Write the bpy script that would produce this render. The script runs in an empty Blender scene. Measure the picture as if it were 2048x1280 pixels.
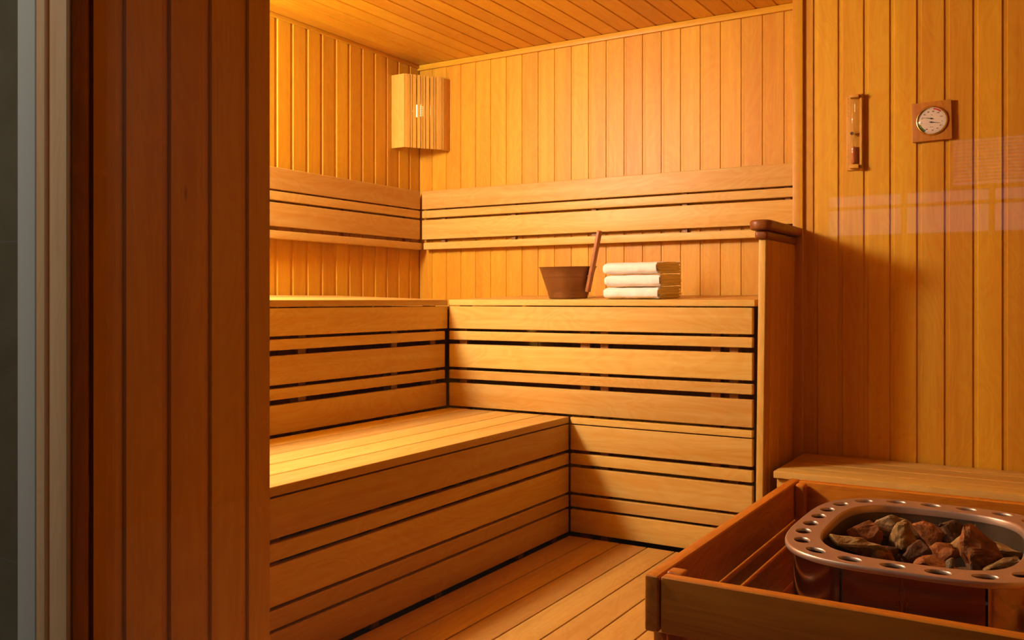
import bpy, bmesh, math, random
from mathutils import Vector, Matrix, noise
sc = bpy.context.scene
C = sc.collection
PI = math.pi
H = 0.995                      # eye height above the floor; builder z values are given relative to the eye

# ------------------------------------------------------------------ camera, world, lights, exposure
cam_d = bpy.data.cameras.new('camera'); cam = bpy.data.objects.new('camera', cam_d); C.objects.link(cam)
sc.camera = cam
cam.location = (0, 0, H)
cam.rotation_euler = (PI/2, 0, 0.5462)
cam_d.sensor_width = 36; cam_d.lens = 1808.4/2048*36
cam_d.shift_y = -(640-599.2)/2048; cam_d.shift_x = -0.4/2048
cam_d.clip_start = 0.01

w = bpy.data.worlds.new('world'); sc.world = w; w.use_nodes = True
w.node_tree.nodes['Background'].inputs[0].default_value = (0.05, 0.06, 0.07, 1)
w.node_tree.nodes['Background'].inputs[1].default_value = 0.05

def light(name, kind, loc, energy, color, size, rot=None, size_y=None):
    d = bpy.data.lights.new(name, kind); o = bpy.data.objects.new(name, d); C.objects.link(o)
    o.location = (loc[0], loc[1], loc[2]+H); d.energy = energy; d.color = color
    if kind == 'POINT': d.shadow_soft_size = size
    else:
        d.shape = 'RECTANGLE'; d.size = size; d.size_y = size_y or size
        if rot: o.rotation_euler = rot
    return o
# the second sauna lamp, in the front left corner of the room, out of the photo's view
light('sauna_lamp_light', 'POINT', (-2.76, 1.64, 1.0), 232, (1.0, 0.94, 0.87), 0.18)
# shaded lamp in the far corner (its bulb is also modelled)
light('corner_lamp_light', 'POINT', (-3.0, 3.985, 1.04), 0.15, (1.0, 0.88, 0.65), 0.03)
# dim lighting of the anteroom behind the camera
light('anteroom_light', 'AREA', (-2.4, -0.35, 1.65), 25, (1.0, 0.93, 0.80), 0.6, (0, 0, 0), 0.6)

sc.view_settings.view_transform = 'Standard'; sc.view_settings.look = 'None'
sc.view_settings.gamma = 1; sc.view_settings.use_curve_mapping = False
sc.view_settings.exposure = 0.0
sc.cycles.use_denoising = True
sc.cycles.max_bounces = 10; sc.cycles.diffuse_bounces = 6; sc.cycles.glossy_bounces = 4
sc.cycles.transmission_bounces = 8; sc.cycles.transparent_max_bounces = 12
sc.cycles.caustics_reflective = False; sc.cycles.caustics_refractive = False
sc.cycles.sample_clamp_indirect = 4

# ------------------------------------------------------------------ materials
def new_mat(name):
    m = bpy.data.materials.new(name); m.use_nodes = True
    nt = m.node_tree; b = nt.nodes['Principled BSDF']
    return m, nt, b
def N(nt, t, **kw):
    n = nt.nodes.new(t)
    for k, v in kw.items():
        if k in n.inputs.keys(): n.inputs[k].default_value = v
        else: setattr(n, k, v)
    return n
def plain(name, col, rough=0.5, metal=0.0, emit=None, es=1.0, spec=0.5):
    m, nt, b = new_mat(name)
    b.inputs['Base Color'].default_value = (*col, 1); b.inputs['Roughness'].default_value = rough
    b.inputs['Metallic'].default_value = metal; b.inputs['Specular IOR Level'].default_value = spec
    if emit: b.inputs['Emission Color'].default_value = (*emit, 1); b.inputs['Emission Strength'].default_value = es
    return m
def wood(name, axis, c_light, c_dark, rough=0.42, var=0.12, knots=True, spec=0.35, fine=1.0):
    m, nt, b = new_mat(name); L = nt.links.new
    tc = N(nt, 'ShaderNodeTexCoord'); geo = N(nt, 'ShaderNodeNewGeometry'); oi = N(nt, 'ShaderNodeObjectInfo')
    add = N(nt, 'ShaderNodeMath', operation='ADD'); L(geo.outputs['Random Per Island'], add.inputs[0]); L(oi.outputs['Random'], add.inputs[1])
    frac = N(nt, 'ShaderNodeMath', operation='FRACT'); L(add.outputs[0], frac.inputs[0])
    sv = N(nt, 'ShaderNodeVectorMath', operation='SCALE'); sv.inputs[0].default_value = (31.7, 17.3, 23.9); L(frac.outputs[0], sv.inputs['Scale'])
    av = N(nt, 'ShaderNodeVectorMath', operation='ADD'); L(tc.outputs['Object'], av.inputs[0]); L(sv.outputs[0], av.inputs[1])
    def mapped(along, across):
        mp = N(nt, 'ShaderNodeMapping'); s = [across]*3; s[axis] = along; mp.inputs['Scale'].default_value = s
        L(av.outputs[0], mp.inputs['Vector']); return mp.outputs[0]
    n1 = N(nt, 'ShaderNodeTexNoise', Scale=1.0, Detail=5.0, Roughness=0.6, Distortion=0.6); L(mapped(1.1, 22), n1.inputs['Vector'])
    n2 = N(nt, 'ShaderNodeTexNoise', Scale=1.0, Detail=3.0, Roughness=0.7); L(mapped(5, 220*fine), n2.inputs['Vector'])
    n3 = N(nt, 'ShaderNodeTexNoise', Scale=1.0, Detail=2.0, Roughness=0.5, Distortion=1.5); L(mapped(1.6, 6), n3.inputs['Vector'])
    # growth rings: sine of a warped field gives cathedral figure
    mul = N(nt, 'ShaderNodeMath', operation='MULTIPLY'); L(n3.outputs[0], mul.inputs[0]); mul.inputs[1].default_value = 70
    sn = N(nt, 'ShaderNodeMath', operation='SINE'); L(mul.outputs[0], sn.inputs[0])
    m1 = N(nt, 'ShaderNodeMath', operation='MULTIPLY_ADD'); L(sn.outputs[0], m1.inputs[0]); m1.inputs[1].default_value = 0.07; L(n1.outputs[0], m1.inputs[2])
    m2 = N(nt, 'ShaderNodeMath', operation='MULTIPLY_ADD'); L(n2.outputs[0], m2.inputs[0]); m2.inputs[1].default_value = 0.30; L(m1.outputs[0], m2.inputs[2])
    cr = N(nt, 'ShaderNodeValToRGB'); cr.color_ramp.elements[0].position = 0.42; cr.color_ramp.elements[1].position = 0.88
    cr.color_ramp.elements[0].color = (*c_light, 1); cr.color_ramp.elements[1].color = (*c_dark, 1)
    L(m2.outputs[0], cr.inputs[0])
    mr = N(nt, 'ShaderNodeMapRange'); L(frac.outputs[0], mr.inputs[0]); mr.inputs[3].default_value = 1-var; mr.inputs[4].default_value = 1+var*0.7
    hs = N(nt, 'ShaderNodeHueSaturation'); L(cr.outputs[0], hs.inputs['Color']); L(mr.outputs[0], hs.inputs['Value'])
    hr = N(nt, 'ShaderNodeMapRange'); L(frac.outputs[0], hr.inputs[0]); hr.inputs[3].default_value = 0.493; hr.inputs[4].default_value = 0.504
    L(hr.outputs[0], hs.inputs['Hue'])
    out = hs.outputs[0]
    if knots:
        vo = N(nt, 'ShaderNodeTexVoronoi', Scale=1.0, Randomness=1.0); L(mapped(1.7, 6.5), vo.inputs['Vector'])
        kr = N(nt, 'ShaderNodeMapRange'); L(vo.outputs['Distance'], kr.inputs[0]); kr.inputs[1].default_value = 0.012; kr.inputs[2].default_value = 0.035
        kr.inputs[3].default_value = 0.6; kr.inputs[4].default_value = 0.0
        mx = N(nt, 'ShaderNodeMix', data_type='RGBA'); L(kr.outputs[0], mx.inputs['Factor']); L(out, mx.inputs['A'])
        mx.inputs['B'].default_value = (c_dark[0]*0.35, c_dark[1]*0.3, c_dark[2]*0.3, 1); out = mx.outputs['Result']
    L(out, b.inputs['Base Color'])
    rr = N(nt, 'ShaderNodeMapRange'); L(n2.outputs[0], rr.inputs[0]); rr.inputs[3].default_value = rough-0.06; rr.inputs[4].default_value = rough+0.10
    L(rr.outputs[0], b.inputs['Roughness']); b.inputs['Specular IOR Level'].default_value = spec
    bp = N(nt, 'ShaderNodeBump', Strength=0.10, Distance=0.002); L(m2.outputs[0], bp.inputs['Height']); L(bp.outputs[0], b.inputs['Normal'])
    return m
# alder / pine cladding and bench timber; axis = direction of the grain
CL = ((0.61, 0.352, 0.020), (0.535, 0.25, 0.011))
BN = ((0.605, 0.435, 0.125), (0.54, 0.305, 0.052))
GD = ((0.66, 0.25, 0.018), (0.42, 0.115, 0.005))
clad_z = wood('pine_cladding_upright', 2, *CL); clad_y = wood('pine_cladding_ceiling', 1, *CL)
trim_x = wood('pine_trim_x', 0, *CL, knots=False); trim_y = wood('pine_trim_y', 1, *CL, knots=False); trim_z = wood('pine_trim_z', 2, *CL)
bench_x = wood('bench_timber_x', 0, *BN, var=0.15); bench_y = wood('bench_timber_y', 1, *BN, var=0.15); bench_z = wood('bench_timber_z', 2, *BN, var=0.15)
floor_y = wood('floor_board', 1, (0.52, 0.32, 0.08), (0.42, 0.22, 0.045), rough=0.5)
guard_x = wood('guard_timber_x', 0, *GD, rough=0.38, knots=False); guard_y = wood('guard_timber_y', 1, *GD, rough=0.38, knots=False); guard_z = wood('guard_timber_z', 2, *GD, rough=0.38, knots=False)
cap_y = wood('cap_timber', 1, (0.28, 0.095, 0.016), (0.16, 0.045, 0.007), rough=0.4, knots=False)
stud_m = wood('stud_timber', 2, (0.35, 0.16, 0.06), (0.22, 0.09, 0.03))
dark_gap = plain('dark_gap', (0.02, 0.012, 0.008), 0.9)
steel = plain('brushed_steel', (0.55, 0.40, 0.30), 0.40, 0.75)
shell_steel = plain('polished_steel', (0.60, 0.42, 0.28), 0.13, 1.0)
chrome = plain('chrome', (0.85, 0.82, 0.78), 0.12, 1.0)
brass = plain('brass', (0.85, 0.62, 0.22), 0.25, 1.0)

# ------------------------------------------------------------------ mesh helpers
ORG = {}
def box(bm, x0, x1, y0, y1, z0, z1, r=0.0, seg=2):
    g = bmesh.ops.create_cube(bm, size=1.0)['verts']
    for v in g:
        v.co = Vector((x0 if v.co.x < 0 else x1, y0 if v.co.y < 0 else y1, z0 if v.co.z < 0 else z1))
    if r > 0:
        es = list({e for v in g for e in v.link_edges})
        bmesh.ops.bevel(bm, geom=es, offset=min(r, abs(x1-x0)*.45, abs(y1-y0)*.45, abs(z1-z0)*.45), segments=seg, affect='EDGES', profile=0.6)
def tube(bm, p0, p1, r0, r1=None, n=20, cap=True):
    p0, p1 = Vector(p0), Vector(p1); r1 = r0 if r1 is None else r1
    q = (p1-p0).to_track_quat('Z', 'Y'); R = []
    for p, r in ((p0, r0), (p1, r1)):
        R.append([bm.verts.new(p + q @ Vector((r*math.cos(2*PI*i/n), r*math.sin(2*PI*i/n), 0))) for i in range(n)])
    for i in range(n):
        bm.faces.new((R[0][i], R[0][(i+1) % n], R[1][(i+1) % n], R[1][i]))
    if cap: bm.faces.new(R[0][::-1]); bm.faces.new(R[1])
def loft(bm, rings, close=True, cap0=False, cap1=False):
    V = [[bm.verts.new(p) for p in r] for r in rings]; n = len(V[0])
    for a, b in zip(V, V[1:]):
        for i in range(n if close else n-1):
            bm.faces.new((a[i], a[(i+1) % n], b[(i+1) % n], b[i]))
    if cap0: bm.faces.new(V[0][::-1])
    if cap1: bm.faces.new(V[-1])
    return V
def lathe(bm, prof, cx, cy, n=48, cap0=True, cap1=False):
    loft(bm, [[(cx+r*math.cos(2*PI*i/n), cy+r*math.sin(2*PI*i/n), z) for i in range(n)] for r, z in prof], True, cap0, cap1)
def obj(name, bm, mat, parent=None, smooth=False, sharp=0.6):
    org = ORG[parent.name] if parent else Vector((0, 0, 0))
    bmesh.ops.recalc_face_normals(bm, faces=bm.faces[:])
    for v in bm.verts: v.co = Vector((v.co.x, v.co.y, v.co.z+H)) - org
    if smooth:
        for f in bm.faces: f.smooth = True
        for e in bm.edges:
            if len(e.link_faces) == 2 and e.calc_face_angle(0) > sharp: e.smooth = False
    me = bpy.data.meshes.new(name); bm.to_mesh(me); bm.free()
    o = bpy.data.objects.new(name, me); C.objects.link(o)
    for m in (mat if isinstance(mat, (list, tuple)) else [mat]): me.materials.append(m)
    if parent: o.parent = parent
    ORG[o.name] = org
    return o
def thing(name, loc, label, cat, group=None):
    o = bpy.data.objects.new(name, None); C.objects.link(o); o.empty_display_size = 0.05
    o.location = (loc[0], loc[1], loc[2]+H); ORG[o.name] = Vector(o.location)
    o['label'] = label; o['category'] = cat
    if group: o['group'] = group
    return o
def tag(o, label, cat, group=None):
    o['label'] = label; o['category'] = cat
    if group: o['group'] = group
    return o
def struct(name, bm, mat, **k):
    o = obj(name, bm, mat, **k); o['kind'] = 'structure'; return o
def nb(): return bmesh.new()
def board(name, mat, parent, x0, x1, y0, y1, z0, z1, r=0.004, seg=3):
    bm = nb(); box(bm, x0, x1, y0, y1, z0, z1, r, seg)
    return obj(name, bm, mat, parent, smooth=True, sharp=0.5)

# tongue and groove cladding: board faces with a recessed strip between them
def clad(bm, fn, u0, u1, phase, pitch, w0, w1, depth=0.006, strip=0.015, flip=False):
    """fn(u, d, w) -> point; u across the boards, d out of the wall, w along them. phase = u where a board's face ends"""
    k0 = math.floor((u0-phase)/pitch)-1
    u = phase+k0*pitch
    while u < u1:
        # the strip starts at u, then the next board's face
        prof = [(u, -depth-0.004), (u, -depth), (u+strip, -depth), (u+strip+0.0006, -0.0030), (u+strip+0.0036, 0), (u+pitch-0.0028, 0), (u+pitch-0.0005, -0.0025), (u+pitch, -depth-0.003)]
        if flip: prof = [(2*u+pitch-a, d) for a, d in prof][::-1]
        prof = [(min(max(a, u0), u1), d) for a, d in prof]
        if prof[-1][0]-prof[0][0] > 1e-4:
            A = [bm.verts.new(fn(a, d, w0)) for a, d in prof]; B = [bm.verts.new(fn(a, d, w1)) for a, d in prof]
            for i in range(len(prof)-1):
                if abs(prof[i][0]-prof[i+1][0])+abs(prof[i][1]-prof[i+1][1]) > 1e-6:
                    bm.faces.new((A[i], A[i+1], B[i+1], B[i]))
        u += pitch

# ------------------------------------------------------------------ room shell
XL, YB, YR, XP, YP = -3.10, 4.09, 3.83, -1.48, 1.415     # left wall, back wall, right wall, entry side wall
XR = 0.95; ZC = 1.318; ZF = -0.995; YG = 0.93
XC = -0.956                                            # corner where the right wall steps forward

bm = nb(); box(bm, XL-0.12, XL-0.012, YP-0.1, YB+0.12, ZF-0.05, ZC+0.05)
clad(bm, lambda u, d, w: (XL+d, u, w), YP, YB, 3.193, 0.0998, ZF, ZC, depth=0.005, strip=0.016)
struct('wall_left', bm, clad_z)
bm = nb(); box(bm, XL-0.12, XC, YB+0.012, YB+0.12, ZF-0.05, ZC+0.05)
clad(bm, lambda u, d, w: (u, YB-d, w), XL, XC+0.02, -2.524, 0.09745, ZF, ZC, depth=0.004, strip=0.010)
struct('wall_back', bm, clad_z)
bm = nb(); box(bm, XC, XR+0.1, YR+0.012, YB+0.12, ZF-0.05, ZC+0.05)
clad(bm, lambda u, d, w: (u, YR-d, w), XC, XR, -0.777, 0.0979, ZF, ZC, depth=0.006, strip=0.015)
struct('wall_right', bm, clad_z)
bm = nb(); box(bm, XC, XC+0.041, YR-0.016, YR+0.002, ZF, ZC, 0.003, 2)
struct('trim_1', bm, trim_z, smooth=True)
# side wall of the entry (the big orange panel at left) and the front wall running left behind it
bm = nb(); box(bm, XP-0.10, XP-0.012, 0.993, YP-0.016, ZF-0.05, ZC+0.05)
clad(bm, lambda u, d, w: (XP+d, u, w), 0.993, YP-0.004, 1.040, 0.0985, ZF, ZC, depth=0.006, strip=0.016)
struct('wall_entry', bm, clad_z)
bm = nb(); box(bm, XL-0.1, XP-0.013, YP-0.10, YP-0.012, ZF-0.05, ZC+0.05)
clad(bm, lambda u, d, w: (u, YP+d, w), XL, XP-0.001, -2.5, 0.0975, ZF, ZC, depth=0.006, strip=0.015)
struct('wall_front', bm, clad_z)
bm = nb(); box(bm, XR+0.012, XR+0.12, YG, YR+0.02, ZF-0.05, ZC+0.05)
clad(bm, lambda u, d, w: (XR-d, u, w), YG, YR, 2.0, 0.0975, ZF, ZC)
struct('wall_side', bm, clad_z)
bm = nb(); box(bm, XL-0.1, XR+0.12, YG-0.03, YB+0.1, ZC+0.012, ZC+0.08)
clad(bm, lambda u, d, w: (u, w, ZC-d), XL, XR, -1.186, 0.0965, YG, YB, depth=0.004, strip=0.005)
struct('ceiling', bm, clad_y)
bm = nb(); box(bm, XL, XC, YB-0.018, YB-0.0005, ZC-0.030, ZC-0.001, 0.003, 2); struct('trim_2', bm, trim_x, smooth=True)
bm = nb(); box(bm, XL+0.0005, XL+0.014, YP, YB-0.018, ZC-0.020, ZC-0.001, 0.003, 2); struct('trim_3', bm, trim_y, smooth=True)
# floor: slatted boards over a dark tray
bm = nb()
x = -1.776
while x < XR-0.02:
    box(bm, x, min(x+0.1135, XR-0.004), 0.995, 3.385 if x+0.11 < -0.98 else YR-0.02, ZF-0.024, ZF, 0.003, 2); x += 0.1185
struct('floor', bm, floor_y, smooth=True)
bm = nb(); box(bm, XL-0.1, XR+0.1, YG-0.02, YB+0.1, ZF-0.10, ZF-0.03)
struct('floor_tray', bm, plain('dark_floor_tray', (0.05, 0.03, 0.02), 0.8))

# ------------------------------------------------------------------ benches
FT = 0.026                                                # board thickness
Y2, X1, X2 = 3.4095, -2.4193, -1.7878
up = [(-0.031, -0.133), (-0.144, -0.184), (-0.2035, -0.309), (-0.3225, -0.3625), (-0.382, -0.488)]
lo = [(-0.531, -0.637), (-0.652, -0.697), (-0.711, -0.817), (-0.829, -0.878), (-0.889, -0.985)]
TILT = 0.021/0.68
def seat_planks(bm, across, a0, a1, l0, l1, ztop, n, th=0.026, tilt=0.0):
    """planks; across = 0: they lie side by side in x, 1: in y. a0 is the front edge, a1 the wall side"""
    p = (a1-a0)/n; s = 1 if p > 0 else -1
    for k in range(n):
        b0, b1 = a0+k*p, a0+(k+1)*p-s*0.005
        before = set(bm.verts)
        if across == 0: box(bm, min(b0, b1), max(b0, b1), l0, l1, ztop-th, ztop, 0.004, 3)
        else: box(bm, l0, l1, min(b0, b1), max(b0, b1), ztop-th, ztop, 0.004, 3)
        for v in set(bm.verts)-before:
            v.co.z += abs((v.co.x if across == 0 else v.co.y)-a0)*tilt
# upper bench along the back wall
XE = -1.005
t = thing('sauna_bench', (-1.7, 3.75, ZF), 'pale upper sauna bench along the back wall, with the bucket and towels on it', 'bench', 'slatted sauna benches')
bm = nb(); seat_planks(bm, 1, Y2, YB-0.006, X1+0.004, XE+0.010, -0.0005, 6, tilt=TILT)
obj('seat', bm, bench_x, t, smooth=True, sharp=0.5)
for a, b in up: board('front_board', bench_x, t, X1+0.006, XE, Y2, Y2+FT, b, a)
board('front_lip', bench_x, t, X2+0.004, XE, Y2-0.002, Y2+FT, -0.5265, -0.4985, 0.004)
for a, b in lo: board('front_board', bench_x, t, X2+0.004, XE, Y2, Y2+FT, b, a)
for x, wd in ((-2.352, 0.04), (-1.727, 0.045), (-1.637, 0.035), (-1.158, 0.038), (-1.085, 0.034)):
    bm = nb(); box(bm, x-wd/2, x+wd/2, Y2+FT+0.001, Y2+FT+0.045, ZF-0.02, -0.028); obj('support_post', bm, stud_m, t)
# upper bench along the left wall
t = thing('sauna_bench', (-2.75, 2.5, ZF), 'upper sauna bench along the left wall, its front in shade', 'bench', 'slatted sauna benches')
bm = nb(); seat_planks(bm, 0, X1, XL+0.006, YP+0.012, Y2-0.002, -0.0005, 6, tilt=TILT)
box(bm, XL+0.006, X1, Y2+0.004, YB-0.008, -0.045, -0.031, 0.003, 2)
obj('seat', bm, bench_y, t, smooth=True, sharp=0.5)
for i, (a, b) in enumerate(up): board('front_board', bench_y, t, X1-FT, X1, YP+0.012, Y2-(0.002 if i == 0 else 0.022 if i < 4 else 0.012), b, a)
for y in (1.75, 2.17, 2.5, 3.05, 3.33):
    bm = nb(); box(bm, X1-FT-0.045, X1-FT-0.001, y-0.02, y+0.02, ZF-0.02, -0.028); obj('support_post', bm, stud_m, t)
# lower bench
t = thing('sauna_bench', (-2.1, 2.4, ZF), 'wide low sauna bench used as a step, planks brightest near the lamp', 'bench', 'slatted sauna benches')
bm = nb(); seat_planks(bm, 0, X2, X1+0.004, YP+0.012, Y2-0.003, -0.4965, 5, th=0.027)
obj('seat', bm, bench_y, t, smooth=True, sharp=0.5)
for a, b in lo: board('front_board', bench_y, t, X2-FT, X2, YP+0.012, Y2-0.005, b, a+0.002)
for y in (1.75, 2.17, 2.5, 3.05, 3.33):
    bm = nb(); box(bm, X2-FT-0.045, X2-FT-0.001, y-0.02, y+0.02, ZF-0.02, -0.528); obj('support_post', bm, stud_m, t)
# small bench right of the partition, behind the heater
t = thing('sauna_bench', (-0.2, 3.6, ZF), 'low shaded wooden bench behind the heater, below the hourglass and dial', 'bench', 'slatted sauna benches')
bm = nb(); seat_planks(bm, 1, 3.36, YR-0.006, -0.912, XR-0.01, -0.634, 4)
obj('seat', bm, bench_x, t, smooth=True, sharp=0.5)
for a, b in ((-0.665, -0.765), (-0.775, -0.815), (-0.825, -0.925)): board('front_board', bench_x, t, -0.905, XR-0.02, 3.38, 3.38+FT, b, a)
for x in (-0.88, 0.0, 0.85):
    bm = nb(); box(bm, x-0.02, x+0.02, 3.407, 3.45, ZF, -0.66); obj('support_post', bm, stud_m, t)

# backrests
br = [(0.603, 0.502), (0.494, 0.453), (0.442, 0.334), (0.314, 0.277)]
t = thing('backrest', (-1.98, 4.07, 0.27), 'long slatted wooden backrest on the back wall above the bucket', 'backrest', 'slatted backrests on the walls')
for i, (a, b) in enumerate(br): board('back_board', bench_x, t, XL+0.052 + (0.02 if i == 3 else 0), XC-0.004, YB-0.046 - (0.012 if i == 3 else 0), YB-0.022, b, a)
for x in (-2.92, -2.466, -1.997, -1.521, -1.04):
    bm = nb(); box(bm, x-0.012, x+0.012, YB-0.021, YB-0.001, 0.29, 0.595); obj('mounting_batten', bm, stud_m, t)
t = thing('backrest', (-3.08, 2.7, 0.27), 'slatted wooden backrest on the left wall, running out of view behind the entry wall', 'backrest', 'slatted backrests on the walls')
for i, (a, b) in enumerate(br): board('back_board', bench_y, t, XL+0.022, XL+0.046 + (0.012 if i == 3 else 0), YP+0.05, YB-0.052, b, a)
for y in (1.7, 2.3, 2.9, 3.45, 3.95):
    bm = nb(); box(bm, XL+0.001, XL+0.021, y-0.012, y+0.012, 0.29, 0.595); obj('mounting_batten', bm, stud_m, t)

# ------------------------------------------------------------------ partition at the end of the bench
def lean(bm):
    for v in bm.verts: v.co.x += (v.co.z-0.2)*0.012
t = thing('bench_partition', (-0.96, 3.6, ZF), 'tall narrow wooden partition with a dark capped armrest at the bench end', 'partition')
bm = nb(); box(bm, -0.9725, -0.9465, 3.381, 3.402, ZF, 0.226, 0.003, 2); lean(bm); obj('end_post', bm, bench_z, t, smooth=True)
bm = nb(); box(bm, -0.970, -0.962, 3.403, YR-0.004, ZF, 0.226)
clad(bm, lambda u, d, w: (-0.9465+d, u, w), 3.403, YR-0.004, 3.585, 0.122, ZF, 0.226, depth=0.006, strip=0.010); lean(bm)
obj('side_panel', bm, clad_z, t)
# rounded cap
def cap_board(x0, x1, y0, y1, z0, z1, rr, name):
    bm = nb(); pts = []
    for cx, cy, a0 in ((x1-rr, y0+rr, -90), (x0+rr, y0+rr, 180)):
        for k in range(9):
            a = math.radians(a0+90*k/8); pts.append((cx+rr*math.cos(a), cy+rr*math.sin(a)))
    pts = pts[:9] + [(x1, y1), (x0, y1)] + pts[9:]
    def ring(s, z):
        mx = (x0+x1)/2; my = (y0+y1)/2; hx = (x1-x0)/2; hy = (y1-y0)/2
        return [(mx+(p[0]-mx)*(1-s/hx), my+(p[1]-my)*(1-s/hy), z) for p in pts]
    e = 0.008
    loft(bm, [ring(e, z0), ring(e*.3, z0+e*.3), ring(0, z0+e), ring(0, z1-e), ring(e*.3, z1-e*.3), ring(e, z1)], True, True, True)
    return obj(name, bm, cap_y, t, smooth=True, sharp=0.9)
cap_board(-1.002, -0.918, 3.335, YR-0.002, 0.260, 0.297, 0.038, 'cap_board')
cap_board(-0.984, -0.936, 3.362, YR-0.004, 0.227, 0.259, 0.012, 'cap_batten')

# ------------------------------------------------------------------ heater guard
t = thing('heater_guard', (-0.25, 2.05, ZF), 'reddish brown wooden guard rail box around the stone heater', 'guard rail')
GX0, GX1, GY0, GY1 = -0.650, 0.150, 1.535, 2.570
gz = [(-0.500, -0.603), (-0.613, -0.651), (-0.662, -0.765), (-0.775, -0.813)]
for a, b in gz:
    board('side_rail', guard_y, t, GX0, GX0+0.027, GY0-0.003+(0.04 if a < -0.55 else 0), GY1, b, a, 0.006)
    board('side_rail', guard_y, t, GX1-0.027, GX1, GY0-0.003, GY1, b, a, 0.006)
    board('front_rail', guard_x, t, GX0+0.030+(0.035 if a < -0.55 else 0), GX1-0.030, GY0, GY0+0.027, b, a, 0.006)
    board('rear_rail', guard_x, t, GX0+0.029, GX1-0.030, GY1-0.030, GY1-0.003, b, a, 0.006)
for x, y, zt in ((GX0+0.0415, GY1-0.049, -0.503), (GX0+0.045, GY0+0.048, -0.4985), (GX1-0.048, GY0+0.046, -0.510), (GX1-0.046, GY1-0.050, -0.504)):
    r = 0.0135 if (x < -0.3 and y > 2) else 0.017
    bm = nb(); box(bm, x-r, x+r, y-0.017, y+0.017, ZF, zt, 0.008, 4)
    obj('corner_post', bm, guard_z, t, smooth=True)

# ------------------------------------------------------------------ stone heater
SX, SY, SA, SB, SN = -0.252, 2.108, 0.258, 0.322, 3.4
def sup(a, b, th, n=SN):
    c, s = math.cos(th), math.sin(th)
    return (SX+a*math.copysign(abs(c)**(2/n), c), SY+b*math.copysign(abs(s)**(2/n), s))
def sup_ring(a, b, count, phase=0.0):
    """points at equal arc length"""
    P = [sup(a, b, 2*PI*i/2000) for i in range(2000)]
    L = [0.0]
    for i in range(2000):
        p, q = P[i], P[(i+1) % 2000]; L.append(L[-1]+math.hypot(p[0]-q[0], p[1]-q[1]))
    out = []; j = 0
    for k in range(count):
        s = ((k+phase)/count*L[-1]) % L[-1]
        j = next(i for i in range(2000) if L[i+1] >= s)
        f = (s-L[j])/max(1e-9, L[j+1]-L[j]); p, q = P[j], P[(j+1) % 2000]
        out.append((p[0]+(q[0]-p[0])*f, p[1]+(q[1]-p[1])*f))
    return out
heater = thing('sauna_heater', (SX, SY, ZF), 'oval stainless steel heater full of stones inside the wooden guard', 'heater')
ZR = -0.500
cu = bpy.data.curves.new('ring_outline', 'CURVE'); cu.dimensions = '2D'; cu.fill_mode = 'BOTH'; cu.extrude = 0.0012
def spl(pts):
    s = cu.splines.new('POLY'); s.points.add(len(pts)-1); s.use_cyclic_u = True
    for p, q in zip(s.points, pts): p.co = (q[0], q[1], 0, 1)
spl(sup_ring(SA-0.004, SB-0.004, 160)); spl(sup_ring(SA-0.066, SB-0.066, 140))
holes = []
hp = sup_ring(SA-0.031, SB-0.031, 23*20)
for k in range(23):
    p, q = hp[(k*20-1) % 460], hp[(k*20+1) % 460]; holes.append((hp[k*20][0], hp[k*20][1], math.atan2(q[1]-p[1], q[0]-p[0])))
def oval(h, g, z, n=32):      # elongated along the ring
    c, s_ = math.cos(h[2]), math.sin(h[2])
    return [(h[0]+(0.0235+g)*math.cos(2*PI*i/n)*c-(0.0165+g)*math.sin(2*PI*i/n)*s_, h[1]+(0.0235+g)*math.cos(2*PI*i/n)*s_+(0.0165+g)*math.sin(2*PI*i/n)*c, z) for i in range(n)]
for h in holes: spl(oval(h, 0.0, 0))
tmp = bpy.data.objects.new('tmp', cu); C.objects.link(tmp)
me = bpy.data.meshes.new_from_object(tmp.evaluated_get(bpy.context.evaluated_depsgraph_get()))
bpy.data.objects.remove(tmp); bpy.data.curves.remove(cu)
bm = nb(); bm.from_mesh(me); bpy.data.meshes.remove(me)
for v in bm.verts: v.co.z += ZR
def sring(d, z, n=160): return [(p[0], p[1], z) for p in sup_ring(SA-d, SB-d, n)]
loft(bm, [sring(0.006, ZR-0.0012), sring(0.004, ZR+0.0014), sring(0.0015, ZR+0.0008), sring(0.0002, ZR-0.0015), sring(0, ZR-0.005), sring(0, ZR-0.008), sring(0.0015, ZR-0.0105), sring(0.005, ZR-0.011), sring(0.005, ZR-0.004)])
loft(bm, [sring(0.064, ZR-0.0012), sring(0.0665, ZR+0.0012), sring(0.069, ZR), sring(0.0705, ZR-0.003), sring(0.0705, ZR-0.016), sring(0.068, ZR-0.016), sring(0.068, ZR-0.002)])
for h in holes: loft(bm, [oval(h, 0.001, ZR+0.0012), oval(h, 0, ZR+0.0016), oval(h, -0.001, ZR+0.0005), oval(h, -0.0015, ZR-0.002), oval(h, -0.0015, ZR-0.0045)])
obj('top_ring', bm, steel, heater, smooth=True, sharp=0.7)
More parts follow.
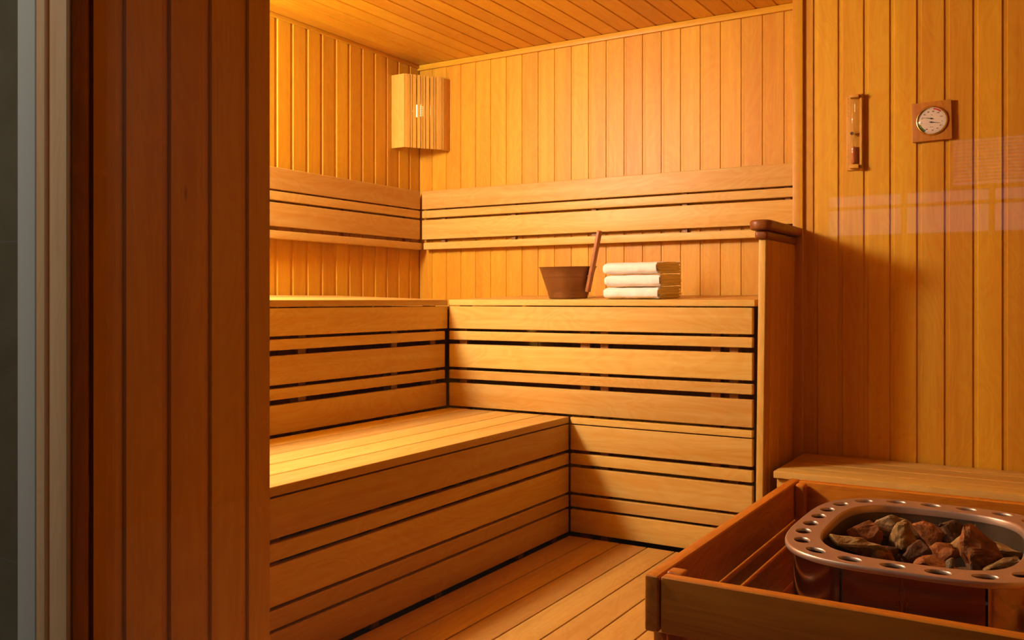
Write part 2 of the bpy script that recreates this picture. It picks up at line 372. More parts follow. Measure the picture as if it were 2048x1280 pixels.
# shell under the ring, in panels with dark joints
def shell(frac0, frac1, name):
    pts = sup_ring(SA-0.016, SB-0.016, 400); n = len(pts)
    i0, i1 = int(frac0*n), int(frac1*n)
    P = [pts[i % n] for i in range(i0, i1+1)]
    bm = nb(); loft(bm, [[(p[0], p[1], z) for p in P] for z in (-0.93, -0.72, ZR-0.004)], close=False)
    bmesh.ops.solidify(bm, geom=bm.faces[:], thickness=0.0015)
    return obj(name, bm, shell_steel, heater, smooth=True, sharp=0.7)
def frac_at(x, front=True):
    pts = sup_ring(SA-0.016, SB-0.016, 2000)
    return min((abs(p[0]-x), i) for i, p in enumerate(pts) if (p[1] < SY) == front)[1]/2000
fA, fB = frac_at(-0.360), frac_at(-0.112)
for a, b in ((0.003, 0.247), (0.253, 0.497), (0.503, fA-0.002), (fA+0.002, fB-0.002), (fB+0.002, 0.997)): shell(a, b, 'shell_panel')
bm = nb()
def r2(d, z): return [(p[0], p[1], z) for p in sup_ring(SA-d, SB-d, 120)]
loft(bm, [r2(0.0185, -0.95), r2(0.0185, -0.545), r2(0.0678, -0.545)], True, True, False); obj('shade_liner', bm, dark_gap, heater, smooth=True)  # near-black liner added so the ring holes look shaded inside; also backs the joints
vat = plain('heat_stained_steel', (0.20, 0.15, 0.10), 0.38, 0.85)
bm = nb(); loft(bm, [r2(0.0695, ZR-0.013), r2(0.071, -0.60), r2(0.076, -0.70)], True, False, True); obj('stone_basket', bm, vat, heater, smooth=True, sharp=0.7)
for sx in (-1, 1):
    for sy in (-1, 1):
        bm = nb(); tube(bm, (SX+sx*0.16, SY+sy*0.22, ZF), (SX+sx*0.16, SY+sy*0.22, -0.951), 0.015); obj('foot', bm, dark_gap, heater)
# ------------------------------------------------------------------ stones
def stone_mat(name, c1, c2, c3):
    m, nt, b = new_mat(name); L = nt.links.new
    tc = N(nt, 'ShaderNodeTexCoord')
    n1 = N(nt, 'ShaderNodeTexNoise', Scale=16.0, Detail=5.0, Roughness=0.6, Distortion=0.6); L(tc.outputs['Object'], n1.inputs['Vector'])
    n2 = N(nt, 'ShaderNodeTexNoise', Scale=90.0, Detail=4.0, Roughness=0.7); L(tc.outputs['Object'], n2.inputs['Vector'])
    cr = N(nt, 'ShaderNodeValToRGB'); cr.color_ramp.elements[0].position = 0.38; cr.color_ramp.elements[1].position = 0.64
    cr.color_ramp.elements[0].color = (*c1, 1); cr.color_ramp.elements[1].color = (*c3, 1)
    e = cr.color_ramp.elements.new(0.5); e.color = (*c2, 1); L(n1.outputs[0], cr.inputs[0])
    mx = N(nt, 'ShaderNodeMix', data_type='RGBA', blend_type='MULTIPLY'); mx.inputs['Factor'].default_value = 0.6
    L(cr.outputs[0], mx.inputs['A']); L(n2.outputs[0], mx.inputs['B']); L(mx.outputs['Result'], b.inputs['Base Color'])
    b.inputs['Roughness'].default_value = 0.75; b.inputs['Specular IOR Level'].default_value = 0.25
    bp = N(nt, 'ShaderNodeBump', Strength=0.9, Distance=0.004); L(n2.outputs[0], bp.inputs['Height']); L(bp.outputs[0], b.inputs['Normal'])
    return m
SM = {'rust': stone_mat('rust_stone', (0.50, 0.19, 0.05), (0.40, 0.13, 0.03), (0.28, 0.09, 0.025)),
      'tan': stone_mat('tan_stone', (0.58, 0.36, 0.13), (0.45, 0.25, 0.08), (0.30, 0.15, 0.045)),
      'grey': stone_mat('grey_stone', (0.46, 0.34, 0.18), (0.32, 0.21, 0.10), (0.42, 0.20, 0.06)),
      'dark': stone_mat('dark_stone', (0.20, 0.10, 0.04), (0.13, 0.06, 0.03), (0.28, 0.11, 0.04))}
def stone(seed, loc, dims, rot, mat, label, group='stones in the heater', npts=13, taper=0.0):
    rnd = random.Random(seed); bm = nb()
    for _ in range(npts):
        v = Vector((rnd.gauss(0, 1), rnd.gauss(0, 1), rnd.gauss(0, 1))).normalized()
        k = max(abs(v.x), abs(v.y), abs(v.z)); v = v*(0.72/k*0.55+0.45)
        if taper: f = 1-taper*(v.z*0.5+0.5); v.x *= f; v.y *= f
        bm.verts.new((v.x*dims[0]/2, v.y*dims[1]/2, v.z*dims[2]/2))
    bmesh.ops.convex_hull(bm, input=bm.verts[:])
    for v in [v for v in bm.verts if not v.link_faces]: bm.verts.remove(v)
    bmesh.ops.bevel(bm, geom=bm.edges[:], offset=min(dims)*0.045, segments=1, affect='EDGES')
    for v in bm.verts: v.co = Vector([max(-0.46*dims[i], min(0.46*dims[i], v.co[i])) for i in range(3)])
    bmesh.ops.remove_doubles(bm, verts=bm.verts[:], dist=min(dims)*0.03)
    bmesh.ops.triangulate(bm, faces=bm.faces[:])
    bmesh.ops.subdivide_edges(bm, edges=bm.edges[:], cuts=2, use_grid_fill=True)
    o = Vector((seed*3.1, seed*1.7, 0)); amp = min(dims)*0.075
    bm.normal_update()
    for v in bm.verts:
        d = noise.noise(v.co*38+o)*amp+noise.noise(v.co*95+o)*amp*0.45
        v.co += v.normal*d
    M = Matrix.Translation((0, 0, 0)) @ (Matrix.Rotation(math.radians(rot[2]), 4, 'Z') @ Matrix.Rotation(math.radians(rot[1]), 4, 'Y') @ Matrix.Rotation(math.radians(rot[0]), 4, 'X'))
    bmesh.ops.transform(bm, matrix=M, verts=bm.verts[:])
    for f in bm.faces: f.smooth = True
    for e in bm.edges:
        if len(e.link_faces) == 2 and e.calc_face_angle(0) > 0.22: e.smooth = False
    me = bpy.data.meshes.new('sauna_stone'); bm.to_mesh(me); bm.free(); me.materials.append(SM[mat])
    ob = bpy.data.objects.new('sauna_stone', me); C.objects.link(ob); ob.location = (loc[0], loc[1], loc[2]+H)
    return tag(ob, label, 'stone', group)
def at(px, py, z):          # floor plan position of a photo point lying at height z
    fw = z*1808.4/(599.2-py); r = (px-1024.4)/1808.4*fw; c, s = math.cos(0.5462), math.sin(0.5462)
    return (r*c-fw*s, r*s+fw*c)
def st(seed, px, py, z, dims, rot, mat, label, **k):
    z += 0.033; x, y = at(px, py, z); dims = tuple(d*1.28 for d in dims)
    a = math.radians(rot[2]); hx = (abs(math.cos(a))*dims[0]+abs(math.sin(a))*dims[1])*0.33; hy = (abs(math.sin(a))*dims[0]+abs(math.cos(a))*dims[1])*0.33
    for _ in range(60):
        if (abs(x-SX)/(0.186-hx))**3.4+(abs(y-SY)/(0.250-hy))**3.4 <= 1: break
        x = SX+(x-SX)*0.98; y = SY+(y-SY)*0.98
    return stone(seed, (x, y, z-0.006), dims, rot, mat, label, **k)
st(3, 1700, 1060, -0.568, (0.095, 0.05, 0.085), (10, 28, 25), 'rust', 'tall rust red slab stone leaning at the left end of the heater', taper=0.4)
st(8, 1690, 1091, -0.563, (0.125, 0.055, 0.05), (8, 12, 24), 'tan', 'long flat tan stone lying at the front left of the heater')
st(5, 1768, 1048, -0.572, (0.125, 0.075, 0.065), (0, 4, 20), 'grey', 'broad grey brown stone at the back beside the rust red slab')
st(12, 1738, 1072, -0.578, (0.055, 0.05, 0.06), (20, 30, 10), 'rust', 'small orange brown stone between the red slab and the tan wedge')
st(9, 1772, 1100, -0.592, (0.075, 0.06, 0.03), (5, 8, 25), 'dark', 'thin dark slab stone lying flat in a gap near the front left')
st(15, 1806, 1072, -0.568, (0.07, 0.06, 0.08), (5, -12, 40), 'tan', 'upright tan wedge stone in the middle of the back row', taper=0.3)
st(21, 1856, 1070, -0.572, (0.082, 0.055, 0.062), (0, 24, 15), 'rust', 'ridged brown stone leaning against the upright tan wedge')
st(4, 1828, 1107, -0.575, (0.075, 0.06, 0.06), (14, 5, 30), 'dark', 'dark blocky stone in front of the tan wedge')
st(63, 1908, 1070, -0.568, (0.062, 0.050, 0.075), (0, -14, 30), 'dark', 'dark rounded slab stone standing at the back with a pale edge')
st(33, 1958, 1094, -0.548, (0.125, 0.085, 0.115), (4, -6, 20), 'rust', 'largest rust brown stone with a sharp ridge, standing tallest', taper=0.45, npts=11)
st(7, 1930, 1082, -0.560, (0.085, 0.040, 0.045), (12, -34, 25), 'tan', 'orange tan stone leaning on the left of the largest stone')
st(14, 1884, 1106, -0.582, (0.06, 0.05, 0.05), (0, 0, 15), 'rust', 'small dull red stone between the dark block and the largest stone')
st(27, 1876, 1126, -0.570, (0.105, 0.06, 0.05), (5, 8, 18), 'rust', 'pinkish stone lying against the front rim, cracked across')
st(19, 1899, 1127, -0.560, (0.03, 0.03, 0.05), (5, 0, 30), 'grey', 'small pointed grey stone in front of the pinkish stone', taper=0.7)
st(41, 2032, 1098, -0.572, (0.10, 0.07, 0.055), (0, -14, 15), 'tan', 'tan stone with a dark hollow at the right edge behind the largest stone')
st(22, 2026, 1132, -0.572, (0.085, 0.045, 0.042), (10, -10, 24), 'tan', 'broad yellowish tan stone at the front right near the rim')
st(29, 1764, 1109, -0.580, (0.055, 0.05, 0.04), (0, 10, 30), 'rust', 'small orange stone tucked beside the long flat tan stone')
st(30, 1950, 1140, -0.585, (0.045, 0.035, 0.035), (0, 10, 30), 'dark', 'small dark stone under the largest stone by the front rim')
rnd = random.Random(5)
for k in range(26):
    gx, gy = k % 5, k//5
    x = SX-0.118+gx*0.059+rnd.uniform(-.012, .012); y = SY-0.172+gy*0.069+rnd.uniform(-.015, .015)
    stone(100+k, (x, y, -0.606+rnd.uniform(-.01, .01)), (rnd.uniform(.07, .10), rnd.uniform(.06, .09), rnd.uniform(.05, .07)),
          (rnd.uniform(-20, 20), rnd.uniform(-20, 20), rnd.uniform(0, 180)), rnd.choice(['rust', 'dark', 'dark', 'grey']),
          'dim stone of the lower layer, seen between the upper heater stones', 'lower layer of heater stones')

# ------------------------------------------------------------------ bucket and towels
BX, BY = -1.886, 3.585
zb = -0.0005 + (BY-Y2)*TILT + 0.0006
m, nt, b = new_mat('bronzed_bucket')
b.inputs['Base Color'].default_value = (0.23, 0.105, 0.030, 1); b.inputs['Metallic'].default_value = 0.55; b.inputs['Roughness'].default_value = 0.42
TA = math.atan(TILT)
bucket = thing('sauna_bucket', (BX, BY, zb), 'dark bronze coloured bucket with a slanted wooden side handle, standing on the back bench', 'bucket')
bucket.rotation_euler.x = TA
bm = nb()
pr = [(0.001, 0.003), (0.080, 0.003), (0.084, 0.0005), (0.0875, 0.003), (0.0885, 0.012), (0.0915, 0.020), (0.0925, 0.022), (0.093, 0.034), (0.0955, 0.037), (0.1135, 0.092), (0.1145, 0.096), (0.1165, 0.098), (0.1175, 0.106), (0.1185, 0.110), (0.1285, 0.1395), (0.1315, 0.1410), (0.1320, 0.1430), (0.130, 0.1440), (0.127, 0.1415), (0.1160, 0.106), (0.090, 0.020), (0.082, 0.008), (0.001, 0.008)]
lathe(bm, [(r*0.985, z*0.985+zb) for r, z in pr], BX, BY, 64)
obj('pail', bm, m, bucket, smooth=True, sharp=0.9)
bm = nb()
p0 = Vector((-1.7735, BY-0.03, 0.034)); p1 = Vector((-1.712, BY-0.03, 0.300)); d = (p1-p0).normalized(); sx = Vector((d.z, 0, -d.x)); Lh = (p1-p0).length
box(bm, -0.009, 0.009, -0.015, 0.015, 0, Lh, 0.006, 3)
for v in bm.verts: v.co = p0 + sx*v.co.x*(0.9+0.3*v.co.z/Lh*0) + Vector((0, v.co.y, 0)) + d*v.co.z
obj('side_handle', bm, wood('handle_timber', 2, (0.42, 0.19, 0.06), (0.28, 0.11, 0.03), knots=False), bucket, smooth=True)
bm = nb(); tube(bm, (-1.782, BY-0.03, 0.104), (-1.758, BY-0.03, 0.104), 0.004); obj('handle_pin', bm, m, bucket, smooth=True)

m, nt, b = new_mat('white_terry'); L = nt.links.new
b.inputs['Base Color'].default_value = (0.88, 0.86, 0.83, 1); b.inputs['Roughness'].default_value = 0.95; b.inputs['Specular IOR Level'].default_value = 0.1
b.inputs['Sheen Weight'].default_value = 0.3
tc = N(nt, 'ShaderNodeTexCoord'); n1 = N(nt, 'ShaderNodeTexNoise', Scale=320.0, Detail=2.0); L(tc.outputs['Object'], n1.inputs['Vector'])
bp = N(nt, 'ShaderNodeBump', Strength=0.7, Distance=0.003); L(n1.outputs[0], bp.inputs['Height']); L(bp.outputs[0], b.inputs['Normal'])
terry = m
def towel(z0, h, x0, x1, y0, y1, seed, label, yaw):
    t = thing('folded_towel', ((x0+x1)/2, (y0+y1)/2, z0), label, 'towel', 'stack of white towels'); t.rotation_euler.x = TA
    o = Vector((seed*5.3, 0, 0)); nx = 48; cx, cy = (x0+x1)/2, (y0+y1)/2
    def wob(p, a=0.0035):
        v = Vector(p); n = noise.noise(v*22+o)*a+noise.noise(v*70+o)*a*0.5
        return (v.x+noise.noise(v*18-o)*a*0.9, v.y+n, v.z+n*0.4)
    bm = nb(); rings = []
    # outer fold: the cross-section in y-z is a flattened round; layers show only at the right end
    nn = 40
    for i in range(nx+1):
        f = i/nx; x = x0+(x1-x0)*f
        e = min(1, max(0, f/0.07)); sc_ = math.sqrt(max(0.0, 1-(1-e)**2)) if e < 1 else 1     # round left end
        sc_ = max(sc_, 0.12)
        ring = []
        for k in range(nn):
            a = 2*PI*k/nn; c, s = math.cos(a), math.sin(a)
            yy = math.copysign(abs(c)**0.35, c)*(y1-y0)/2; zz = math.copysign(abs(s)**0.62, s)*h/2
            shrink = 1-(1-sc_)*(h/2)/((y1-y0)/2)
            ring.append(wob((x, cy+yy*shrink, z0+h/2+zz*(0.35+0.65*sc_))))
        rings.append(ring)
    loft(bm, rings, True, True, True)
    for v in bm.verts: v.co.z = max(v.co.z, z0+0.0004)
    R = Matrix.Translation((cx, cy, 0)) @ Matrix.Rotation(yaw, 4, 'Z') @ Matrix.Translation((-cx, -cy, 0))
    bmesh.ops.transform(bm, matrix=R, verts=bm.verts[:])
    obj('towel_body', bm, terry, t, smooth=True, sharp=1.2)
    # layered folded edges at the right end
    bm = nb(); nl = 4
    for q in range(nl):
        zc = z0+h*(q+0.5)/nl; hh = h/nl*0.48
        ex = 0.008+0.012*abs(noise.noise(Vector((seed*2.7, q*1.9, 0.3)))) ; rr = []
        for j in range(25):
            y = y0+0.006+(y1-y0-0.012)*j/24; wv = noise.noise(Vector((y*16, q*3.1, seed)))*0.004
            prof = []
            for k in range(9):
                a = -PI/2+PI*k/8
                prof.append((x1-0.010+(ex+0.006+wv)*math.cos(a), y, zc+wv*0.5+hh*math.sin(a)))
            rr.append(prof)
        loft(bm, rr, False)
    for v in bm.verts: v.co.z = max(v.co.z, z0+0.0008)
    bmesh.ops.transform(bm, matrix=R, verts=bm.verts[:])
    obj('folded_edge', bm, terry, t, smooth=True, sharp=1.4)
zt = -0.0005+(3.572-Y2)*TILT+0.0008
towel(zt, 0.0485, -1.655, -1.405, 3.445, 3.70, 1, 'folded white towel, lowest of the three, lying on the back bench', 0.0)
towel(zt+0.0520, 0.0485, -1.652, -1.402, 3.446, 3.70, 2, 'folded white towel in the middle of the stack of three', 0.02)
towel(zt+0.1040, 0.049, -1.656, -1.408, 3.448, 3.70, 3, 'folded white towel on top of the stack of three', -0.02)

# ------------------------------------------------------------------ corner lamp
lm_w = wood('lamp_timber', 2, (0.62, 0.40, 0.08), (0.54, 0.30, 0.045), knots=False, var=0.06, fine=0.35)
lamp = thing('corner_lamp', (-3.0, 3.98, 0.818), 'slatted wooden lamp shade with a glowing bulb, up in the far corner', 'lamp')
A = Vector((-3.012, 3.840)); B = Vector((-2.889, 4.022)); z0, z1 = 0.818, 1.213
bm = nb(); box(bm, XL+0.001, A.x, A.y, A.y+0.010, z0, z1, 0.002, 2); obj('left_wing', bm, lm_w, lamp, smooth=True)
bm = nb(); box(bm, B.x-0.010, B.x, B.y+0.003, YB-0.001, z0, z1, 0.002, 2); obj('right_wing', bm, lm_w, lamp, smooth=True)
u = (B-A); Ls = u.length; u.normalize(); nrm = Vector((u.y, -u.x))
def lp(s, d, z): return (A.x+u.x*s+nrm.x*d, A.y+u.y*s+nrm.y*d, z)
def lbox(bm, s0, s1, d0, d1, za, zb_, r=0.0):
    before = set(bm.verts); box(bm, s0, s1, d0, d1, za, zb_, r, 2)
    for v in set(bm.verts)-before: v.co = Vector(lp(v.co.x, v.co.y, v.co.z))
edges = [(337, 408), (417, 437), (446, 490), (508, 548), (560, 578), (586, 614), (627, 667), (685, 727), (737, 755), (765, 842)]
f = lambda p: (p-327)/(852-327)*Ls
for a, b_ in edges:
    bm = nb(); lbox(bm, f(a), f(b_), -0.008, 0.0, z0, z1, 0.0012); obj('shade_slat', bm, lm_w, lamp, smooth=True)
bm = nb()
for a, b_ in ((408, 417), (437, 446), (548, 560), (578, 586), (614, 627), (727, 737), (755, 765)):
    s0, s1 = f(a)-0.001, f(b_)+0.001
    lbox(bm, s0, s1, -0.014, -0.010, z0+0.002, 0.905); lbox(bm, s0, s1, -0.014, -0.010, 1.112, z1-0.002)
    z = 0.905
    while z < 1.110: lbox(bm, s0, s1, -0.014, -0.010, z+0.0055, z+0.0098); z += 0.0098
obj('perforated_strip', bm, lm_w, lamp)
bm = nb()
for zz in (z0+0.006, z1-0.018):
    vs = [Vector((XL+0.001, A.y+0.012)), A+Vector((0.0, 0.012)), B+Vector((-0.012, 0)), Vector((B.x-0.012, YB-0.001)), Vector((XL+0.001, YB-0.001))]
    if zz > 1: loft(bm, [[(p.x, p.y, zz) for p in vs], [(p.x, p.y, zz+0.01) for p in vs]], True, True, True)
obj('top_plate', bm, lm_w, lamp)
bm = nb(); bmesh.ops.create_uvsphere(bm, u_segments=28, v_segments=18, radius=0.034)
for v in bm.verts: v.co += Vector((-3.017, 3.975, 1.035))
obj('bulb', bm, plain('glowing_bulb', (1, 0.9, 0.7), 0.4, 0, (1.0, 0.72, 0.30), 7.0), lamp, smooth=True)
bm = nb(); tube(bm, (-3.017, 3.975, 1.066), (-3.017, 3.975, 1.10), 0.017); tube(bm, (-3.017, 3.975, 1.10), (-3.017, 3.975, 1.192), 0.022)
obj('lamp_socket', bm, plain('white_ceramic', (0.5, 0.45, 0.4), 0.4), lamp, smooth=True)

# ------------------------------------------------------------------ sand timer
tw = wood('timer_timber', 2, (0.60, 0.34, 0.040), (0.50, 0.25, 0.022), knots=False, var=0.05)
yw = YR
tm = thing('sand_timer', (-0.711, yw-0.01, 0.520), 'tall narrow wooden hourglass timer with red sand, hanging on the right wall', 'sand timer')
bm = nb(); box(bm, -0.742, -0.690, yw-0.012, yw-0.0002, 0.520, 0.824, 0.002, 2); box(bm, -0.690, -0.681, yw-0.024, yw-0.0002, 0.520, 0.824, 0.002, 2)
obj('back_plate', bm, tw, tm, smooth=True)
tx, ty = -0.713, yw-0.027
for za, zb_ in ((0.524, 0.540), (0.806, 0.820)):
    bm = nb(); box(bm, tx-0.013, tx+0.022, yw-0.042, yw-0.012, za, zb_, 0.004, 2); obj('end_block', bm, tw, tm, smooth=True)
gm = bpy.data.materials.new('clear_glass'); gm.use_nodes = True; nt = gm.node_tree; nt.nodes.clear(); L = nt.links.new
fr = N(nt, 'ShaderNodeFresnel', IOR=1.5); gg = N(nt, 'ShaderNodeNewGeometry'); ir = N(nt, 'ShaderNodeMapRange')
ir.inputs[3].default_value = 1.5; ir.inputs[4].default_value = 1/1.5; L(gg.outputs['Backfacing'], ir.inputs[0]); L(ir.outputs[0], fr.inputs['IOR']); tr = N(nt, 'ShaderNodeBsdfTransparent'); gl = N(nt, 'ShaderNodeBsdfGlossy', Roughness=0.02)
tr.inputs[0].default_value = (0.97, 0.96, 0.94, 1); mx = N(nt, 'ShaderNodeMixShader'); out = N(nt, 'ShaderNodeOutputMaterial')
L(fr.outputs[0], mx.inputs[0]); L(tr.outputs[0], mx.inputs[1]); L(gl.outputs[0], mx.inputs[2]); L(mx.outputs[0], out.inputs[0])
bm = nb(); lathe(bm, [(0.004, 0.541), (0.009, 0.543), (0.011, 0.550), (0.011, 0.648), (0.009, 0.656), (0.002, 0.6645), (0.009, 0.673), (0.011, 0.681), (0.011, 0.795), (0.009, 0.803), (0.004, 0.805)], tx, ty, 24, True, True)
obj('glass_tube', bm, gm, tm, smooth=True, sharp=1.2)
bm = nb(); lathe(bm, [(0.006, 0.5435), (0.009, 0.546), (0.0098, 0.552), (0.0098, 0.608), (0.004, 0.614)], tx, ty, 24, True, True)
obj('sand', bm, plain('red_sand', (0.50, 0.17, 0.06), 0.9), tm, smooth=True)
bm = nb()
lathe(bm, [(0.0055, 0.660), (0.0072, 0.661), (0.0072, 0.668), (0.0055, 0.669)], tx, ty, 24, True, True)
tube(bm, (tx, ty, 0.6645), (tx, yw-0.011, 0.6645), 0.003); tube(bm, (tx+0.005, ty, 0.667), (tx+0.020, ty+0.01, 0.670), 0.0035); tube(bm, (tx-0.004, ty-0.012, 0.6635), (tx-0.004, ty-0.004, 0.664), 0.0065)
obj('metal_clip', bm, chrome, tm, smooth=True)
bm = nb()
for z in (0.807, 0.792, 0.768, 0.752, 0.738, 0.62, 0.60, 0.575): box(bm, -0.737, -0.733, yw-0.0124, yw-0.0118, z-0.001, z+0.001)
obj('scale_print', bm, plain('faded_red_print', (0.35, 0.08, 0.03), 0.8), tm)

# ------------------------------------------------------------------ thermometer
th = thing('sauna_thermometer', (-0.425, yw-0.01, 0.686), 'square wooden thermometer and hygrometer with round brass dial on the right wall', 'thermometer')
cx, cz = -0.4275, 0.6875
bm = nb(); box(bm, -0.498, -0.358, yw-0.022, yw-0.0003, 0.611, 0.762, 0.004, 2)
bmesh.ops.rotate(bm, cent=(cx, yw, cz), matrix=Matrix.Rotation(math.radians(-1.2), 3, 'Y'), verts=bm.verts[:])
obj('wooden_base', bm, wood('dial_base_timber', 2, (0.50, 0.23, 0.030), (0.38, 0.145, 0.015), knots=False, var=0.05), th, smooth=True)
yf = yw-0.022
def ylathe(bm, prof, n=64, cap0=False, cap1=False):
    loft(bm, [[(cx+r*math.cos(2*PI*i/n), yf-d, cz+r*math.sin(2*PI*i/n)) for i in range(n)] for r, d in prof], True, cap0, cap1)
R0 = 0.0545
bm = nb(); ylathe(bm, [(R0+0.002, 0), (R0+0.002, 0.004), (R0, 0.008), (R0-0.003, 0.009), (R0-0.004, 0.006), (R0-0.004, 0.001)]); obj('bezel', bm, brass, th, smooth=True, sharp=1.0)
face_m = plain('dial_face', (0.78, 0.70, 0.60), 0.55)
bm = nb(); ylathe(bm, [(0.001, 0.002), (R0-0.0035, 0.002)], cap0=True); dial = obj('dial', bm, face_m, th)
def arc(a0, a1, r0, r1, mat, name):
    bm = nb(); n = 20
    P = [[(cx+r*math.cos(math.radians(a0+(a1-a0)*i/n)), yf-0.0024, cz+r*math.sin(math.radians(a0+(a1-a0)*i/n))) for i in range(n+1)] for r in (r0, r1)]
    loft(bm, P, close=False); return obj(name, bm, mat, dial)
arc(46, 82, 0.0425, 0.0485, plain('red_print', (0.65, 0.06, 0.04), 0.6), 'red_band')
arc(196, 238, 0.0405, 0.0490, plain('green_print', (0.03, 0.17, 0.02), 0.6), 'green_band')
ink = plain('dark_ink', (0.05, 0.03, 0.03), 0.6)
bm = nb()
def tick(ang, r0, r1, wd):
    a = math.radians(ang); d = Vector((math.cos(a), 0, math.sin(a))); s = Vector((-d.z, 0, d.x))*wd; c0 = Vector((cx, yf-0.0026, cz))
    bm.faces.new([bm.verts.new(c0+d*r0+s), bm.verts.new(c0+d*r1+s), bm.verts.new(c0+d*r1-s), bm.verts.new(c0+d*r0-s)])
for k in range(26): tick(170-k*7.0, 0.0435, 0.0490, 0.00025)
for k in range(22): tick(-30-k*7.0, 0.0425, 0.0480, 0.00025)
obj('tick_marks', bm, ink, dial)
def text(txt, x, z, size):
    cu = bpy.data.curves.new('t', 'FONT'); cu.body = txt; cu.size = size; cu.align_x = 'CENTER'; cu.align_y = 'CENTER'
    ob = bpy.data.objects.new('t', cu); C.objects.link(ob)
    me = bpy.data.meshes.new_from_object(ob.evaluated_get(bpy.context.evaluated_depsgraph_get()))
    bpy.data.objects.remove(ob); bpy.data.curves.remove(cu)
    b2 = nb(); b2.from_mesh(me); bpy.data.meshes.remove(me)
    pts = [(Vector((v.co.x+x, yf-0.0026, v.co.y+z))) for v in b2.verts]
    vs = [bm.verts.new(p) for p in pts]
    for f_ in b2.faces:
        try: bm.faces.new([vs[v.index] for v in f_.verts])
        except ValueError: pass
    b2.free()
bm = nb()
for a, s in ((190, '0'), (163, '20'), (136, '40'), (109, '60'), (82, '80'), (52, '100'), (22, '120')):
    text(s, cx+0.036*math.cos(math.radians(a)), cz+0.036*math.sin(math.radians(a)), 0.0075)
for a, s in ((-118, '80'), (-85, '60'), (-58, '40'), (-33, '20'), (-8, '0')):
    text(s, cx+0.037*math.cos(math.radians(a)), cz+0.037*math.sin(math.radians(a)), 0.007)
text('\u00b0C', cx, cz+0.022, 0.006); text('% r.h.', cx, cz-0.024, 0.006)
obj('numerals', bm, ink, dial)
def needle(px_, pz_, ang, ln, name):
    bm = nb(); a = math.radians(ang); d = Vector((math.cos(a), 0, math.sin(a))); s = Vector((-d.z, 0, d.x)); c0 = Vector((px_, yf-0.0045, pz_))
    V = [bm.verts.new(c0-d*0.007+s*0.0016), bm.verts.new(c0-d*0.007-s*0.0016), bm.verts.new(c0+d*ln-s*0.0003), bm.verts.new(c0+d*ln+s*0.0003)]
    bm.faces.new(V); bmesh.ops.solidify(bm, geom=bm.faces[:], thickness=0.0004)
    tube(bm, c0+Vector((0, 0.002, 0)), c0+Vector((0, -0.001, 0)), 0.0028, n=14)
    obj(name, bm, ink, dial)
needle(cx-0.002, cz+0.008, 168, 0.032, 'temperature_needle'); needle(cx-0.001, cz-0.006, -10, 0.032, 'humidity_needle')
bm = nb(); ylathe(bm, [(R0-0.0035, 0.0065), (0.045, 0.0105), (0.03, 0.0135), (0.015, 0.0148), (0.001, 0.015)]); obj('dial_glass', bm, gm, th, smooth=True)

# ------------------------------------------------------------------ glass front, door frame, outside
bm = nb(); box(bm, XP-0.006, XR, 0.9855, 0.9925, ZF+0.002, ZC-0.002)
struct('window_1', bm, gm)
jw = wood('weathered_frame', 2, (0.88, 0.55, 0.29), (0.78, 0.44, 0.21), rough=0.5, knots=False)
gw = plain('grey_frame_paint', (0.60, 0.585, 0.53), 0.5)
dw = wood('inner_frame', 2, (0.34, 0.135, 0.045), (0.24, 0.085, 0.025), rough=0.5, knots=False)
def zstrip(name, x0, x1, y0, y1, mat, r=0.004):
    bm = nb(); box(bm, x0, x1, y0, y1, ZF, ZC+0.3, r, 3); return struct(name, bm, mat, smooth=True)
zstrip('trim_4', -1.637, -1.5795, 0.945, 1.03, gw)
zstrip('trim_5', -1.579, -1.5494, 0.945, 0.985, jw, 0.006)
zstrip('trim_6', -1.5375, -1.4830, 0.945, 0.985, jw, 0.009)
bm = nb(); box(bm, -1.560, -1.490, 0.952, 0.984, ZF, ZC+0.3); struct('trim_7', bm, jw)
zstrip('trim_8', -1.520, -1.4800, 0.9520, 0.9845, dw, 0.004)
m, nt, b = new_mat('olive_stone_tile'); L = nt.links.new
tc = N(nt, 'ShaderNodeTexCoord'); mp = N(nt, 'ShaderNodeMapping'); L(tc.outputs['Object'], mp.inputs[0]); mp.inputs['Rotation'].default_value = (PI/2, 0, 0)
mp.inputs['Location'].default_value = (0.1, 0.504, 0)
bk = N(nt, 'ShaderNodeTexBrick', Scale=1.0); bk.inputs['Brick Width'].default_value = 1.2; bk.inputs['Row Height'].default_value = 0.6; bk.inputs['Mortar Size'].default_value = 0.002
L(mp.outputs[0], bk.inputs['Vector'])
n1 = N(nt, 'ShaderNodeTexNoise', Scale=3.5, Detail=8.0, Roughness=0.65, Distortion=1.2); L(tc.outputs['Object'], n1.inputs['Vector'])
cr = N(nt, 'ShaderNodeValToRGB'); cr.color_ramp.elements[0].color = (0.12, 0.094, 0.052, 1); cr.color_ramp.elements[1].color = (0.19, 0.16, 0.10, 1)
cr.color_ramp.elements[0].position = 0.3; cr.color_ramp.elements[1].position = 0.75; L(n1.outputs[0], cr.inputs[0])
L(cr.outputs[0], bk.inputs['Color1']); L(cr.outputs[0], bk.inputs['Color2']); bk.inputs['Mortar'].default_value = (0.16, 0.14, 0.11, 1)
L(bk.outputs[0], b.inputs['Base Color']); b.inputs['Roughness'].default_value = 0.35
tile = m
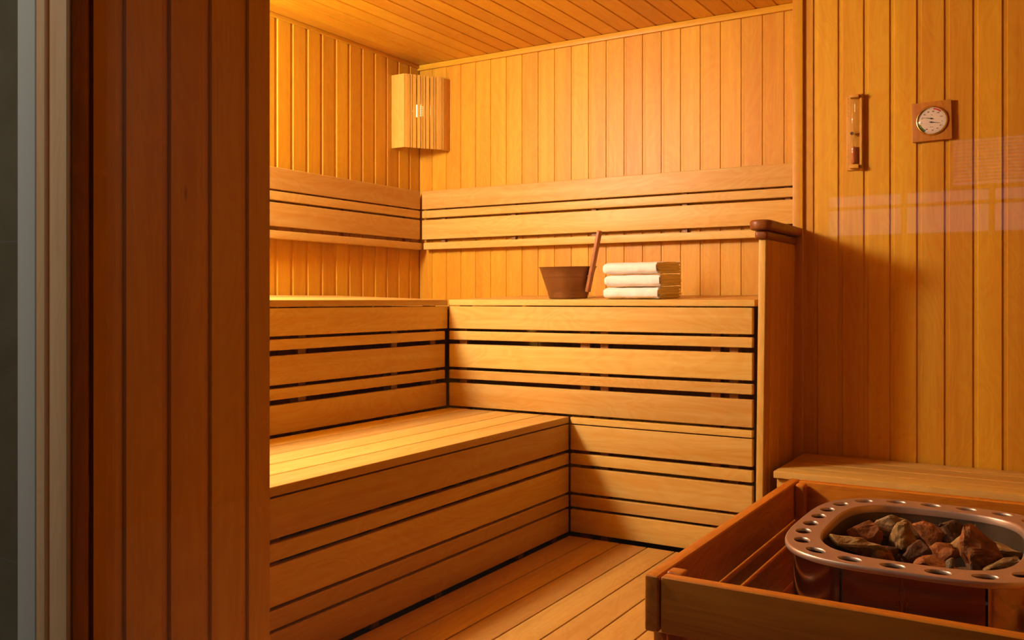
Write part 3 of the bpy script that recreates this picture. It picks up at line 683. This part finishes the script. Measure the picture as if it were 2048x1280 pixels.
bm = nb(); box(bm, -3.6, -1.638, 0.962, 1.03, ZF-0.05, 1.7); struct('wall_outer', bm, tile)
bm = nb(); box(bm, -3.6, 1.6, YG-0.03, YG+0.10, ZC+0.302, 1.75); box(bm, XP-0.02, 1.6, YG-0.03, YG+0.10, ZC-0.001, ZC+0.302); box(bm, XR, 1.6, YG-0.03, YG+0.10, ZF, ZC); struct('wall_above', bm, tile)
gy = plain('anteroom_plaster', (0.12, 0.10, 0.08), 0.8)
YO = -1.80
bm = nb(); box(bm, -3.6, 1.6, YO-0.1, YG+0.1, ZF-0.15, ZF-0.031); struct('floor_anteroom', bm, plain('anteroom_floor', (0.12, 0.10, 0.08), 0.5))
bm = nb(); box(bm, -3.7, -3.6, YO-0.1, YG+0.1, ZF-0.05, 1.75); struct('wall_anteroom_left', bm, gy)
bm = nb(); box(bm, 1.6, 1.7, YO-0.1, YG+0.1, ZF-0.05, 1.75); struct('wall_anteroom_right', bm, gy)
bm = nb(); box(bm, -3.6, 1.6, YO-0.1, YG+0.1, 1.75, 1.85); struct('ceiling_anteroom', bm, gy)
bm = nb(); box(bm, -3.6, 1.6, YO-0.1, YO, ZF-0.05, 1.75); struct('wall_anteroom_rear', bm, gy)
# lit window with blinds behind the camera, seen mirrored in the glass
pane = plain('daylit_pane', (0.1, 0.1, 0.1), 0.3, 0, (0.62, 0.66, 0.85), 0.7)
WX0, WX1 = -0.80, 0.75
bm = nb(); box(bm, WX0, WX1, YO-0.002, YO+0.006, 0.255, 0.355); box(bm, WX0+0.0, WX1, YO-0.002, YO+0.006, 0.370, 0.410); box(bm, WX0+0.45, WX1, YO-0.002, YO+0.006, 0.43, 0.60)
struct('window_2', bm, pane)
bm = nb()
for x in (WX0-0.03, WX0+0.27, WX0+0.57, WX1): box(bm, x, x+0.02, YO, YO+0.02, 0.24, 0.43)
k = 0.44
while k < 0.60: box(bm, WX0+0.42, WX1+0.02, YO+0.008, YO+0.020, k, k+0.005); k += 0.013
struct('window_frame', bm, plain('window_frame_paint', (0.35, 0.27, 0.2), 0.6))
